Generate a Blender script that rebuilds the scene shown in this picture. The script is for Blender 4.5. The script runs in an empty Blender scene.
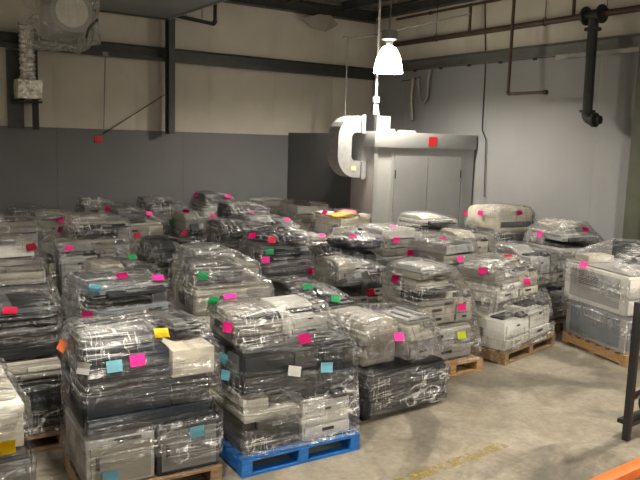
import bpy, bmesh, math, random
import numpy as np
from mathutils import Vector, Matrix, noise
from mathutils.bvhtree import BVHTree

SC = bpy.context.scene
COL = SC.collection
R = math.radians

# ------------------------------------------------------------------ camera, world, exposure
CAM_F, CAM_YAW, CAM_PITCH, CAM_ROLL, CAM_H = 708.0, R(-33.52), R(8.04), R(1.71), 2.6
_cy, _sy = math.cos(CAM_YAW), math.sin(CAM_YAW)
FW = Vector((-_sy * math.cos(CAM_PITCH), _cy * math.cos(CAM_PITCH), -math.sin(CAM_PITCH)))
_r = Vector((_cy, _sy, 0)); _u = _r.cross(FW)
RT = math.cos(CAM_ROLL) * _r + math.sin(CAM_ROLL) * _u
UP = -math.sin(CAM_ROLL) * _r + math.cos(CAM_ROLL) * _u
EYE = Vector((0, 0, CAM_H))
cd = bpy.data.cameras.new('camera'); cam = bpy.data.objects.new('camera', cd); COL.objects.link(cam)
cd.sensor_width = 36; cd.lens = CAM_F * 36 / 640; cd.clip_start = .05; cd.clip_end = 100
M = Matrix.Identity(4)
for i in range(3):
    M[i][0], M[i][1], M[i][2], M[i][3] = RT[i], UP[i], -FW[i], EYE[i]
cam.matrix_world = M
SC.camera = cam

def ray(px, py):
    return (FW * CAM_F + RT * (px - 320) - UP * (py - 240)).normalized()
def on_x(px, py, X):
    d = ray(px, py); return EYE + d * ((X - EYE.x) / d.x)
def on_y(px, py, Y):
    d = ray(px, py); return EYE + d * ((Y - EYE.y) / d.y)
def on_z(px, py, Z):
    d = ray(px, py); return EYE + d * ((Z - EYE.z) / d.z)

w = bpy.data.worlds.new('world'); SC.world = w; w.use_nodes = True
w.node_tree.nodes['Background'].inputs[0].default_value = (.5, .5, .5, 1)
w.node_tree.nodes['Background'].inputs[1].default_value = 0.0      # a closed hall: no sky light
SC.view_settings.view_transform = 'Standard'; SC.view_settings.look = 'None'
SC.view_settings.gamma = 1; SC.view_settings.use_curve_mapping = False
SC.view_settings.exposure = 0.32
LAMP_W = 430.0          # watts of every high-bay lamp of the hall
LAMP_COL = (1.0, .935, .84)

XR, YB, ZC = 10.3, 13.5, 5.62      # right wall, back wall, roof underside

# ------------------------------------------------------------------ materials
MATS = {}
def nt(name):
    m = bpy.data.materials.new(name); m.use_nodes = True
    return m, m.node_tree.nodes, m.node_tree.links, m.node_tree.nodes['Principled BSDF']
def mat(name, col, rough=.5, metal=0, var=.12, scale=6, bump=0, emit=0, spec=.5, stretch=(1, 1, 1)):
    if name in MATS: return MATS[name]
    m, N, L, b = nt(name)
    tc = N.new('ShaderNodeTexCoord'); mp = N.new('ShaderNodeMapping'); mp.inputs['Scale'].default_value = stretch
    n = N.new('ShaderNodeTexNoise'); n.inputs['Scale'].default_value = scale; n.inputs['Detail'].default_value = 5
    L.new(tc.outputs['Object'], mp.inputs[0]); L.new(mp.outputs[0], n.inputs['Vector'])
    cr = N.new('ShaderNodeValToRGB')
    cr.color_ramp.elements[0].position = .3; cr.color_ramp.elements[1].position = .7
    cr.color_ramp.elements[0].color = (*[c * (1 - var) for c in col], 1)
    cr.color_ramp.elements[1].color = (*[min(1, c * (1 + var)) for c in col], 1)
    L.new(n.outputs[0], cr.inputs[0]); L.new(cr.outputs[0], b.inputs['Base Color'])
    b.inputs['Roughness'].default_value = rough; b.inputs['Metallic'].default_value = metal
    b.inputs['Specular IOR Level'].default_value = spec
    if bump:
        bp = N.new('ShaderNodeBump'); bp.inputs['Strength'].default_value = bump; bp.inputs['Distance'].default_value = .02
        L.new(n.outputs[0], bp.inputs['Height']); L.new(bp.outputs[0], b.inputs['Normal'])
    if emit:
        b.inputs['Emission Color'].default_value = (*col, 1); b.inputs['Emission Strength'].default_value = emit
    MATS[name] = m; return m

PAL = dict(beige=(.44, .42, .355), cream=(.54, .505, .42), white=(.66, .655, .62), lightgrey=(.36, .36, .35), grey=(.16, .162, .16),
           midgrey=(.085, .087, .09), dark=(.026, .028, .032), navy=(.022, .028, .042), black=(.009, .009, .010), taupe=(.25, .238, .205),
           bluegrey=(.20, .22, .24), brown=(.075, .07, .064))
def pl(c): return mat('plastic_' + c, PAL[c], rough=.5, var=.07, scale=9, spec=.35)

def floor_mat():
    m, N, L, b = nt('concrete')
    tc = N.new('ShaderNodeTexCoord')
    def nz(s, d, r=.5, dist=0):
        n = N.new('ShaderNodeTexNoise'); n.inputs['Scale'].default_value = s; n.inputs['Detail'].default_value = d
        n.inputs['Roughness'].default_value = r; n.inputs['Distortion'].default_value = dist
        L.new(tc.outputs['Object'], n.inputs['Vector']); return n
    def ramp(src, stops):
        r = N.new('ShaderNodeValToRGB'); e = r.color_ramp.elements
        while len(e) < len(stops): e.new(.5)
        for x, (p, c) in zip(e, stops): x.position = p; x.color = (*c, 1)
        L.new(src, r.inputs[0]); return r
    a = ramp(nz(1.9, 10, .68, .8).outputs[0], [(.28, (.16, .143, .11)), (.45, (.27, .243, .19)), (.6, (.36, .328, .26)), (.8, (.44, .41, .335))])
    s = ramp(nz(.55, 6, .6, 1.2).outputs[0], [(.43, (.50, .50, .51)), (.49, (1, 1, 1))])
    s2 = ramp(nz(16, 4, .7).outputs[0], [(.35, (.70, .69, .66)), (.60, (1, 1, 1))])
    mx = N.new('ShaderNodeMix'); mx.data_type = 'RGBA'; mx.blend_type = 'MULTIPLY'; mx.inputs[0].default_value = .8
    L.new(a.outputs[0], mx.inputs[6]); L.new(s.outputs[0], mx.inputs[7])
    my = N.new('ShaderNodeMix'); my.data_type = 'RGBA'; my.blend_type = 'MULTIPLY'; my.inputs[0].default_value = .8
    L.new(mx.outputs[2], my.inputs[6]); L.new(s2.outputs[0], my.inputs[7]); L.new(my.outputs[2], b.inputs['Base Color'])
    rr = ramp(nz(.8, 5).outputs[0], [(.35, (.38,) * 3), (.65, (.62,) * 3)]); L.new(rr.outputs[0], b.inputs['Roughness'])
    bp = N.new('ShaderNodeBump'); bp.inputs['Strength'].default_value = .12; L.new(nz(30, 3).outputs[0], bp.inputs['Height']); L.new(bp.outputs[0], b.inputs['Normal'])
    return m

def film_mat(name, tint=(.88, .88, .86), haze=1.0, k=1.0):
    """Stretch film: clear, with glossy wrinkles and milky streaks where layers lie on each other; white glints painted along folds."""
    m, N, L, b = nt(name)
    tc = N.new('ShaderNodeTexCoord')
    def streak(scale, rot, sc, det=3):
        mp = N.new('ShaderNodeMapping'); mp.inputs['Rotation'].default_value = rot; mp.inputs['Scale'].default_value = scale
        n = N.new('ShaderNodeTexNoise'); n.inputs['Scale'].default_value = sc * k; n.inputs['Detail'].default_value = det; n.inputs['Distortion'].default_value = .12
        L.new(tc.outputs['Object'], mp.inputs[0]); L.new(mp.outputs[0], n.inputs['Vector']); return n.outputs[0]
    def math_(op, a, c, cl=False):
        n = N.new('ShaderNodeMath'); n.operation = op; n.use_clamp = cl
        for i, v in enumerate((a, c)):
            if isinstance(v, (int, float)): n.inputs[i].default_value = v
            else: L.new(v, n.inputs[i])
        return n.outputs[0]
    def ridge(v, lo, hi, amp):
        r = math_('ABSOLUTE', math_('SUBTRACT', v, .5), 0)
        mr = N.new('ShaderNodeMapRange'); mr.inputs[1].default_value = lo; mr.inputs[2].default_value = hi; mr.inputs[3].default_value = amp; mr.inputs[4].default_value = 0
        mr.interpolation_type = 'SMOOTHSTEP'; L.new(r, mr.inputs[0]); return mr.outputs[0]
    def band(v, lo, hi, amp):
        mr = N.new('ShaderNodeMapRange'); mr.inputs[1].default_value = lo; mr.inputs[2].default_value = hi; mr.inputs[3].default_value = 0; mr.inputs[4].default_value = amp
        mr.interpolation_type = 'SMOOTHSTEP'; L.new(v, mr.inputs[0]); return mr.outputs[0]
    s1 = streak((.55, .55, 10), (R(5), R(4), 0), 2.3, 2)              # wrapped round: lying streaks
    s2 = streak((.7, 9, 1.6), (R(20), R(38), R(25)), 1.9, 2)      # pulled over corners: slanting streaks
    s3 = streak((9, .8, 1.4), (R(-30), R(25), R(-40)), 1.7, 2)
    s4 = streak((1, 1, 1), (0, 0, 0), 11, 4)
    big = streak((1, 1, 1), (0, 0, 0), 1.7, 2)
    h = math_('ADD', math_('ADD', s1, math_('MULTIPLY', s2, .9)), math_('ADD', math_('MULTIPLY', s3, .7), math_('MULTIPLY', s4, .30)))
    bp = N.new('ShaderNodeBump'); bp.inputs['Strength'].default_value = 1.0; bp.inputs['Distance'].default_value = .11
    L.new(h, bp.inputs['Height'])
    b.inputs['Base Color'].default_value = (*tint, 1); b.inputs['Roughness'].default_value = .3; b.inputs['Specular IOR Level'].default_value = .6
    L.new(bp.outputs[0], b.inputs['Normal'])
    patch = band(big, .42, .64, 1.0)
    fold_glints = math_('ADD', math_('ADD', ridge(s1, .0, .022, .40), ridge(s2, .0, .018, .46)), ridge(s3, .0, .016, .42))  # doubled folds, with bright glints painted in as thin white streaks
    fold_glints = math_('MULTIPLY', fold_glints, math_('ADD', .25, math_('MULTIPLY', patch, 1.15)))
    milk = math_('MULTIPLY', math_('ADD', band(s1, .56, .76, .42), band(s2, .58, .78, .38)), patch)
    f = math_('ADD', math_('ADD', math_('MULTIPLY', fold_glints, .8 + .2 * haze), math_('MULTIPLY', milk, haze)), .012 * haze)
    at = N.new('ShaderNodeAttribute'); at.attribute_name = 'cover'
    f = math_('MULTIPLY', f, at.outputs['Fac'], True)
    tr = N.new('ShaderNodeBsdfTransparent'); tr.inputs[0].default_value = (.985, .985, .98, 1)
    gl = N.new('ShaderNodeBsdfGlossy'); gl.inputs['Roughness'].default_value = .20; gl.inputs['Color'].default_value = (1, 1, 1, 1); L.new(bp.outputs[0], gl.inputs['Normal'])
    fr = N.new('ShaderNodeFresnel'); fr.inputs['IOR'].default_value = 1.5; L.new(bp.outputs[0], fr.inputs['Normal'])
    gf = math_('MULTIPLY', math_('ADD', math_('MULTIPLY', fr.outputs[0], .7), .035), at.outputs['Fac'], True)
    m1 = N.new('ShaderNodeMixShader'); L.new(gf, m1.inputs[0]); L.new(tr.outputs[0], m1.inputs[1]); L.new(gl.outputs[0], m1.inputs[2])
    mx = N.new('ShaderNodeMixShader'); L.new(f, mx.inputs[0]); L.new(m1.outputs[0], mx.inputs[1]); L.new(b.outputs[0], mx.inputs[2])
    L.new(mx.outputs[0], N['Material Output'].inputs['Surface'])
    return m

M_CONC = floor_mat()
M_FILM = film_mat('stretch_film'); M_FILM_FIELD = film_mat('stretch_film_sheen', (.88, .88, .85), 1.45, .8); M_FILM_BAG = film_mat('loose_plastic_bag', k=.4); M_FILM_MILKY = film_mat('stretch_film_milky', (.92, .91, .87), 1.9)  # field and milky film: added white haze imitates lamp sheen on far loads
M_TAN = mat('insulation_facing', (.53, .495, .425), .55, var=.06, scale=2.2, bump=.25)
M_WAINS = mat('grey_board', (.125, .128, .132), .55, var=.08, scale=1.1)
M_RWALL = mat('grey_painted_board', (.235, .24, .24), .5, var=.07, scale=.9)
M_STEEL = mat('dark_primer_steel', (.050, .055, .050), .5, .2, var=.2, scale=5)
M_LEDGE = mat('greenish_steel', (.115, .12, .105), .5, .2, var=.2, scale=3)
M_GREEN = mat('dark_green_paint', (.06, .066, .045), .5, var=.15)
M_ROOF = mat('roof_insulation', (.36, .33, .27), .6, var=.08, scale=2, bump=.2)
M_GALV = mat('galvanised_steel', (.38, .39, .39), .5, .4, var=.12, scale=14)
M_DUCT = mat('grey_sheet_duct', (.33, .36, .355), .5, .3, var=.08, scale=2)
M_FOIL = mat('crumpled_foil', (.66, .65, .61), .25, .55, var=.5, scale=20, bump=1.0)
M_PIPE = mat('brown_sprinkler_pipe', (.060, .035, .024), .5, .2, var=.25, scale=10)
M_IRON = mat('black_iron', (.014, .015, .015), .6, .0, var=.3, scale=10)
M_CONDUIT = mat('grey_conduit', (.22, .22, .21), .45, .3, var=.1)
M_SHED = mat('shed_panel', (.33, .34, .335), .45, var=.05, scale=2)
M_SHEDD = mat('shed_door', (.30, .308, .305), .45, var=.05, scale=2)
M_RED = mat('red_sign', (.62, .02, .02), .5)
M_BLACK = mat('black_paint', (.012, .012, .012), .4)
M_ORANGE = mat('orange_paint', (.80, .16, .02), .45, var=.15, scale=12)
M_CREAMP = mat('cream_label', (.85, .70, .35), .5)
M_WOOD = mat('pallet_wood', (.36, .215, .095), .7, var=.35, scale=7, stretch=(1, 6, 6), bump=.3)
M_WOODD = mat('old_pallet_wood', (.22, .14, .075), .7, var=.35, scale=7, stretch=(1, 6, 6), bump=.3)
M_BLUE = mat('blue_painted_wood', (.012, .13, .42), .55, var=.3, scale=10, stretch=(1, 5, 5))
NOTE = dict(p=mat('pink_note', (.95, .025, .36), .6, var=.03), r=mat('red_note', (.72, .02, .09), .6, var=.03), c=mat('cyan_note', (.15, .40, .50), .6, var=.03),
            y=mat('yellow_note', (.93, .72, .02), .6, var=.03), g=mat('green_note', (.02, .36, .12), .6, var=.03), w=mat('white_label', (.75, .75, .72), .6, var=.03),
            o=mat('orange_note', (.9, .25, .05), .6, var=.03), l=mat('lime_note', (.70, .78, .03), .6, var=.03))
NOTE_NAME = dict(p='pink', r='red', c='cyan', y='yellow', g='green', w='white', o='orange', l='lime')

# ------------------------------------------------------------------ mesh helpers
def link(name, me, parent=None, m=None):
    o = bpy.data.objects.new(name, me); COL.objects.link(o)
    if parent is not None: o.parent = parent
    if m is not None and me is not None and not me.materials: me.materials.append(m)
    return o
def tag(o, label, cat=None, group=None, kind=None):
    o['label'] = label
    if cat: o['category'] = cat
    if group: o['group'] = group
    if kind: o['kind'] = kind
    return o
def empty(name, loc=(0, 0, 0), rz=0):
    o = bpy.data.objects.new(name, None); COL.objects.link(o); o.location = loc; o.rotation_euler.z = rz; o.empty_display_size = .1
    return o
def finish(bm, name, smooth=False, bev=0, seg=2, auto=35):
    if bev:
        bmesh.ops.bevel(bm, geom=list(bm.edges), offset=bev, segments=seg, affect='EDGES', clamp_overlap=True, profile=.6)
    bmesh.ops.recalc_face_normals(bm, faces=bm.faces)
    me = bpy.data.meshes.new(name); bm.to_mesh(me); bm.free()
    if smooth or bev:
        for p in me.polygons: p.use_smooth = True
        try: me.set_sharp_from_angle(angle=R(auto))
        except Exception: pass
    return me
def bm_box(bm, x0, x1, y0, y1, z0, z1, mtx=None):
    vs = [bm.verts.new((x, y, z)) for z in (z0, z1) for y in (y0, y1) for x in (x0, x1)]
    for f in ((0, 2, 3, 1), (4, 5, 7, 6), (0, 1, 5, 4), (2, 6, 7, 3), (0, 4, 6, 2), (1, 3, 7, 5)):
        bm.faces.new([vs[i] for i in f])
    if mtx is not None:
        for v in vs: v.co = mtx @ v.co
    return vs
def box(name, x0, x1, y0, y1, z0, z1, m, parent=None, bev=0, seg=2):
    bm = bmesh.new(); bm_box(bm, x0, x1, y0, y1, z0, z1)
    return link(name, finish(bm, name, bev=bev, seg=seg), parent, m)
def prism(name, poly, x0, x1, m, parent=None, bev=0, axis='x'):
    """side outline (y, z) swept along x"""
    bm = bmesh.new()
    a = [bm.verts.new((x0, y, z)) for y, z in poly]; b = [bm.verts.new((x1, y, z)) for y, z in poly]
    bm.faces.new(a); bm.faces.new(b[::-1])
    for i in range(len(poly)):
        j = (i + 1) % len(poly); bm.faces.new((a[i], b[i], b[j], a[j]))
    return link(name, finish(bm, name, bev=bev), parent, m)
def bm_tube(bm, pts, r, n=10, cap=True):
    pts = [Vector(p) for p in pts]; rs = r if isinstance(r, (list, tuple)) else [r] * len(pts)
    rings = []
    t0 = (pts[1] - pts[0]).normalized(); ref = Vector((0, 0, 1)) if abs(t0.z) < .9 else Vector((1, 0, 0))
    for i, p in enumerate(pts):
        t = (pts[min(i + 1, len(pts) - 1)] - pts[max(i - 1, 0)]).normalized()
        a = t.cross(ref).normalized(); ref = a.cross(t).normalized(); c = ref
        rings.append([bm.verts.new(p + (a * math.cos(k * 2 * math.pi / n) + c * math.sin(k * 2 * math.pi / n)) * rs[i]) for k in range(n)])
    for q, s in zip(rings, rings[1:]):
        for k in range(n): bm.faces.new((q[k], q[(k + 1) % n], s[(k + 1) % n], s[k]))
    if cap: bm.faces.new(rings[0]); bm.faces.new(rings[-1])
def tube(name, pts, r, m, parent=None, n=10):
    bm = bmesh.new(); bm_tube(bm, pts, r, n); return link(name, finish(bm, name, smooth=True, auto=50), parent, m)
def lathe(name, prof, m, parent=None, n=28, loc=(0, 0, 0), cap=False):
    bm = bmesh.new(); rings = []
    for r, z in prof:
        rings.append([bm.verts.new((loc[0] + r * math.cos(k * 2 * math.pi / n), loc[1] + r * math.sin(k * 2 * math.pi / n), loc[2] + z)) for k in range(n)])
    for q, s in zip(rings, rings[1:]):
        for k in range(n): bm.faces.new((q[k], q[(k + 1) % n], s[(k + 1) % n], s[k]))
    if cap: bm.faces.new(rings[0]); bm.faces.new(rings[-1])
    return link(name, finish(bm, name, smooth=True, auto=40), parent, m)
def arc(c, r, a0, a1, ux, uy, n=8):
    c, ux, uy = Vector(c), Vector(ux), Vector(uy)
    return [c + (ux * math.cos(a0 + (a1 - a0) * i / n) + uy * math.sin(a0 + (a1 - a0) * i / n)) * r for i in range(n + 1)]
def struct(o, label): return tag(o, label, None, None, 'structure')

# ------------------------------------------------------------------ the hall
struct(box('floor', -9, XR, -8, YB, -.2, 0, M_CONC), 'worn stained concrete warehouse floor')
wb = struct(box('wall_back', -9, XR + .3, YB, YB + .3, -.2, ZC + .2, M_TAN), 'long warehouse wall behind the pile, tan above and grey below')
wr = struct(box('wall_right', XR, XR + .3, -8, YB, -.2, ZC + .2, M_TAN), 'side warehouse wall with grey boards and pipes')
struct(box('wall_left', -9.3, -9, -8, YB, -.2, ZC + .2, M_TAN), 'opposite warehouse side wall out of view')
struct(box('wall_front', -9.3, XR + .3, -8.3, -8, -.2, ZC + .2, M_TAN), 'warehouse wall behind the viewer')
cl = struct(box('ceiling', -9.3, XR + .3, -8.3, YB + .3, ZC, ZC + .2, M_ROOF), 'insulated warehouse roof underside')

def puff(name, x0, x1, z0, z1, depth, m, parent, place, nx=5, nz=7):
    """a bulging blanket panel on a wall; place(u, z, out) -> world"""
    bm = bmesh.new(); g = []
    for j in range(nz + 1):
        row = []
        for i in range(nx + 1):
            u = i / nx; v = j / nz
            o = depth * (1 - (2 * u - 1) ** 6) * (.55 + .45 * (1 - (2 * v - 1) ** 4)) + .012 * noise.noise((x0 + u * 3, v * 4, 3.3))
            row.append(bm.verts.new(place(x0 + (x1 - x0) * u, z0 + (z1 - z0) * v, max(o, .001))))
        g.append(row)
    for j in range(nz):
        for i in range(nx): bm.faces.new((g[j][i], g[j][i + 1], g[j + 1][i + 1], g[j + 1][i]))
    return link(name, finish(bm, name, smooth=True, auto=60), parent, m)
WZ = 2.68
x = -3.0
k = 0
while x < XR - .05:                      # insulation blankets on the back wall
    x1 = min(x + 1.52, XR)
    puff('insulation_panel', x + .006, x1 - .006, WZ, 4.06, .045, M_TAN, wb, lambda u, z, o: (u, YB - o, z))
    puff('insulation_panel', x + .006, x1 - .006, 4.24, 5.34, .045, M_TAN, wb, lambda u, z, o: (u, YB - o, z))
    x = x1
y = 1.4
while y < YB - .05:                      # and above the ledge on the side wall
    y1 = min(y + 1.52, YB)
    puff('insulation_panel', y + .006, y1 - .006, 4.37, 5.4, .045, M_TAN, wr, lambda u, z, o: (XR - o, u, z))
    y = y1
x = -4.2
while x < XR - .05:                      # grey boards along the bottom of the back wall
    x1 = min(x + 2.44, XR); box('wall_board', x + .002, x1 - .002, YB - .05, YB, 0, WZ, M_WAINS, wb); x = x1
y = -2.4
while y < YB - .06:
    y1 = min(y + 2.44, YB - .055); box('wall_board', XR - .05, XR, y + .0015, y1 - .0015, 0, 4.14, M_RWALL, wr); y = y1
t = struct(box('trim_1', -9, XR - .06, YB - .22, YB - .052, 4.07, 4.085, M_STEEL), 'dark steel girt running across the tan wall')
box('web', -9, XR - .06, YB - .075, YB - .052, 4.086, 4.245, M_STEEL, t); box('flange', -9, XR - .06, YB - .22, YB - .052, 4.246, 4.262, M_STEEL, t)
box('lip', -9, XR - .06, YB - .222, YB - .206, 4.0, 4.069, M_STEEL, t)
t = struct(box('trim_2', -9, XR - .06, YB - .25, YB - .052, 5.28, 5.30, M_STEEL), 'dark steel eave beam above the tan wall')
box('web', -9, XR - .06, YB - .10, YB - .07, 5.301, 5.50, M_STEEL, t); box('flange', -9, XR - .06, YB - .25, YB - .052, 5.501, 5.52, M_STEEL, t)
t = struct(box('trim_3', XR - .20, XR - .052, -8, YB - .3, 4.14, 4.16, M_LEDGE), 'greenish steel ledge girt along the side wall')
box('web', XR - .085, XR - .052, -8, YB - .3, 4.161, 4.335, M_LEDGE, t); box('flange', XR - .20, XR - .052, -8, YB - .3, 4.336, 4.355, M_LEDGE, t)
for yy in np.arange(4.6, 12.6, .8): box('girt_clip', XR - .19, XR - .15, yy, yy + .06, 4.10, 4.139, M_IRON, t)
t = struct(box('trim_4', XR - .24, XR - .052, -8, YB - .3, 5.36, 5.52, M_STEEL), 'dark steel eave beam along the side wall')
bm = bmesh.new(); g = []
ya_, yb_ = on_x(556, 55, XR - .2).y, on_x(645, 46, XR - .2).y
for i in range(17):
    t_ = i / 16; yy = ya_ + (yb_ - ya_) * t_; n_ = noise.noise((yy * 3, 0, 0)) * .03
    g.append([bm.verts.new((XR - .206 - .01 * k_, yy, 4.145 - (.07 + n_) * k_)) for k_ in (0, .5, 1)])
for a_, b_ in zip(g, g[1:]):
    for k_ in (0, 1): bm.faces.new((a_[k_], b_[k_], b_[k_ + 1], a_[k_ + 1]))
bmesh.ops.solidify(bm, geom=bm.faces, thickness=.004)
tag(link('insulation_strip', finish(bm, 'insulation_strip', smooth=True), None, mat('white_vinyl', (.6, .6, .56), .5)), 'torn white insulation strip hanging from the side wall ledge', 'insulation')
# columns of the back wall
c1 = on_y(167.8, 80, YB - .2).x
t = struct(box('trim_5', c1 - .062, c1 + .062, YB - .42, YB - .40, WZ - .05, 5.2, M_STEEL), 'dark steel column standing on the tan wall')
box('web', c1 - .015, c1 + .015, YB - .399, YB - .23, WZ - .05, 5.2, M_STEEL, t); box('flange', c1 - .062, c1 + .062, YB - .229, YB - .223, WZ - .05, 5.2, M_STEEL, t)
c2 = on_y(17, 110, YB - .2).x
t = struct(box('trim_6', c2 - .13, c2 + .13, YB - .12, YB - .055, WZ - .03, 3.98, M_STEEL), 'dark steel jamb under the girt beside the foil duct')
t = struct(box('trim_7', XR - .09, XR - .052, -8, 5.9, .6, .62, M_GREEN), 'thin dark rail low on the side wall')
cg = on_x(640, 200, XR - .2).y
t = struct(box('trim_8', XR - .36, XR - .055, cg - .12, cg + .14, 0, 4.13, M_GREEN), 'dark green steel column at the side wall')
for i, xx in enumerate((-6.2, -4.6, -3.1, -1.6, -.1, 1.4, 2.9, 4.4, 5.9, 7.75, 9.15)):
    t = struct(box('trim_%d' % (9 + i), xx - .04, xx + .04, -8, YB - .3, 5.40, 5.41, M_STEEL), 'dark roof purlin under the insulation')
    box('web', xx - .008, xx + .008, -8, YB - .3, 5.411, 5.60, M_STEEL, t)
    t['group'] = 'roof purlins'
# the insulation torn loose near the eave
bm = bmesh.new(); p = [on_y(302, 18, YB - .5), on_y(338, 24, YB - .5), on_y(326, 31, YB - .35), on_y(312, 27, YB - .35)]
p2 = [Vector((on_y(318, 24, YB - .26).x, YB - .255, 5.29)), Vector((on_y(331, 25, YB - .26).x, YB - .255, 5.29))]
vs = [bm.verts.new(q) for q in p + p2]
for f in ((0, 3, 4), (3, 2, 4), (4, 2, 5), (2, 1, 5)): bm.faces.new([vs[i] for i in f])
bmesh.ops.subdivide_edges(bm, edges=bm.edges, cuts=3, use_grid_fill=True)
for v in bm.verts: v.co += Vector((0, -1, -1)) * .03 * abs(noise.noise(v.co * 6))
bmesh.ops.solidify(bm, geom=bm.faces, thickness=.02)
tag(link('insulation_flap', finish(bm, 'insulation_flap', smooth=True), None, M_ROOF), 'pale torn insulation flap hanging under the eave beam', 'insulation')

# ------------------------------------------------------------------ enclosure and shed in the corner
ex, sx0, sx1, sy0, sy1, sz = 8.0, 7.70, XR - .1, 9.97, 10.7, 2.78
struct(box('wall_enclosure', ex, sx1, sy1 + .001, YB - .052, 0, 2.74, M_WAINS), 'dark grey side wall of the corner room behind the shed')
sh = empty('shed', ((sx0 + sx1) / 2, sy1, 0)); sh.location = (0, 0, 0)
tag(sh, 'pale grey metal shed with double doors in the corner', 'shed')
box('body', sx0 + .04, sx1, sy0 + .05, sy1, 0, 2.5, M_SHED, sh, bev=.006)
box('fascia', sx0, sx1, sy0, sy1, 2.501, sz, M_SHED, sh, bev=.006)
box('corner_post', sx0 + .025, sx0 + .10, sy0 + .03, sy0 + .0495, 0, 2.5, M_SHED, sh)
da, db, dc = on_y(395, 180, sy0).x, on_y(428.5, 180, sy0).x, on_y(462, 180, sy0).x
bm = bmesh.new()
for a in ((da - .07, da - .01, 0, 2.37), (dc + .01, dc + .07, 0, 2.37), (da - .07, dc + .07, 2.371, 2.44)): bm_box(bm, a[0], a[1], sy0 + .036, sy0 + .049, a[2], a[3])
link('door_frame', finish(bm, 'door_frame'), sh, M_SHED)
for a, b in ((da, db), (db, dc)):
    d = box('door', a + .006, b - .006, sy0 + .03, sy0 + .049, .05, 2.36, M_SHEDD, sh)
    box('door_handle', (db - .09 if a == da else db + .05), (db - .05 if a == da else db + .09), sy0 - .02, sy0 + .0295, 1.0, 1.14, M_IRON, d)
    box('hinge', (a + .01 if a == da else b - .03), (a + .03 if a == da else b - .01), sy0 + .02, sy0 + .0295, 1.95, 2.1, M_IRON, d)
rs = on_y(432.5, 144, sy0)
tag(box('sign', rs.x - .10, rs.x + .10, sy0 - .006, sy0 - .001, 2.545, 2.72, M_RED), 'small red square sign on the shed fascia', 'sign')
# U-shaped duct on the shed
du = empty('ventilation_duct', (0, 0, 0)); tag(du, 'galvanised U-shaped duct looping from the shed roof into its side', 'duct')
dy = sy0 + .42
def P(px, py): return on_y(px, py, dy)
top, bot, lft = P(355, 116).z, P(355, 177).z, P(333, 145).x
it, ib, il = P(355, 132).z, P(355, 161).z, P(346.5, 145).x
hx = sx0 - .02
def cseg(name, out, inn):
    bm = bmesh.new()
    for (a, b) in zip(range(len(out) - 1), range(1, len(out))):
        v = [bm.verts.new((q[0], yy, q[1])) for yy in (dy - .16, dy + .16) for q in (out[a], out[b], inn[b], inn[a])]
        for f in ((0, 1, 2, 3), (7, 6, 5, 4), (0, 4, 5, 1), (3, 2, 6, 7)): bm.faces.new([v[i] for i in f])
    bmesh.ops.remove_doubles(bm, verts=bm.verts, dist=1e-4)
    return link(name, finish(bm, name), du, M_GALV)
rad = P(333, 145).x - P(357, 145).x
def corner(cx, cz, r, a0, a1): return [(cx + r * math.cos(R(a0 + (a1 - a0) * i / 6)), cz + r * math.sin(R(a0 + (a1 - a0) * i / 6))) for i in range(7)]
ro = P(351, 145).x - P(333, 145).x; ri = ro - (il - lft)
ri = max(ri, .03)
cseg('elbow', [(hx, top)] + corner(lft + ro, top - ro, ro, 90, 180), [(hx, it)] + corner(lft + ro, top - ro, ri, 90, 180))
cseg('straight_section', [(lft, top - ro), (lft, bot + ro)], [(lft + ro - ri, top - ro), (lft + ro - ri, bot + ro)])
cseg('elbow', corner(lft + ro, bot + ro, ro, 180, 270) + [(sx0 + .038, bot)], corner(lft + ro, bot + ro, ri, 180, 270) + [(sx0 + .038, ib)])
for px, py in ((349, 122.5), (348, 168)):
    c = P(px, py); box('cream_sticker', c.x - .05, c.x + .05, dy - .166, dy - .161, c.z - .035, c.z + .035, M_CREAMP, du)
box('collar', hx - .10, hx - .02, dy - .19, dy - .1605, it - .02, top + .02, M_GALV, du)
box('collar', hx - .08, hx - .0, dy - .19, dy - .1605, bot - .03, ib + .0, M_GALV, du)
a = P(372, 118); b = P(384, 118)
db_ = empty('roof_duct_box', (0, 0, 0)); tag(db_, 'galvanised box duct sitting on the shed roof', 'duct')
box('box', a.x - .06, b.x, dy - .2, dy + .22, sz + .003, top + .02, M_GALV, db_, bev=.008); box('flange', a.x - .12, a.x - .0605, dy - .23, dy + .24, sz + .003, top + .04, M_IRON, db_)
for i, px in enumerate((390, 402, 411)):
    c = on_y(px, 133, sy0 + .3); o = empty('roof_oddment', (c.x, sy0 + .3, sz)); tag(o, 'small pale fitting lying on the shed roof edge', 'fitting', 'fittings on the shed roof')
    box('block', -.07, .07, -.06, .06, .003, .045 + .01 * (i == 0), pl('lightgrey'), o, bev=.006); box('tab', .071, .12, -.03, .03, .003, .02, pl('taupe'), o)

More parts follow.
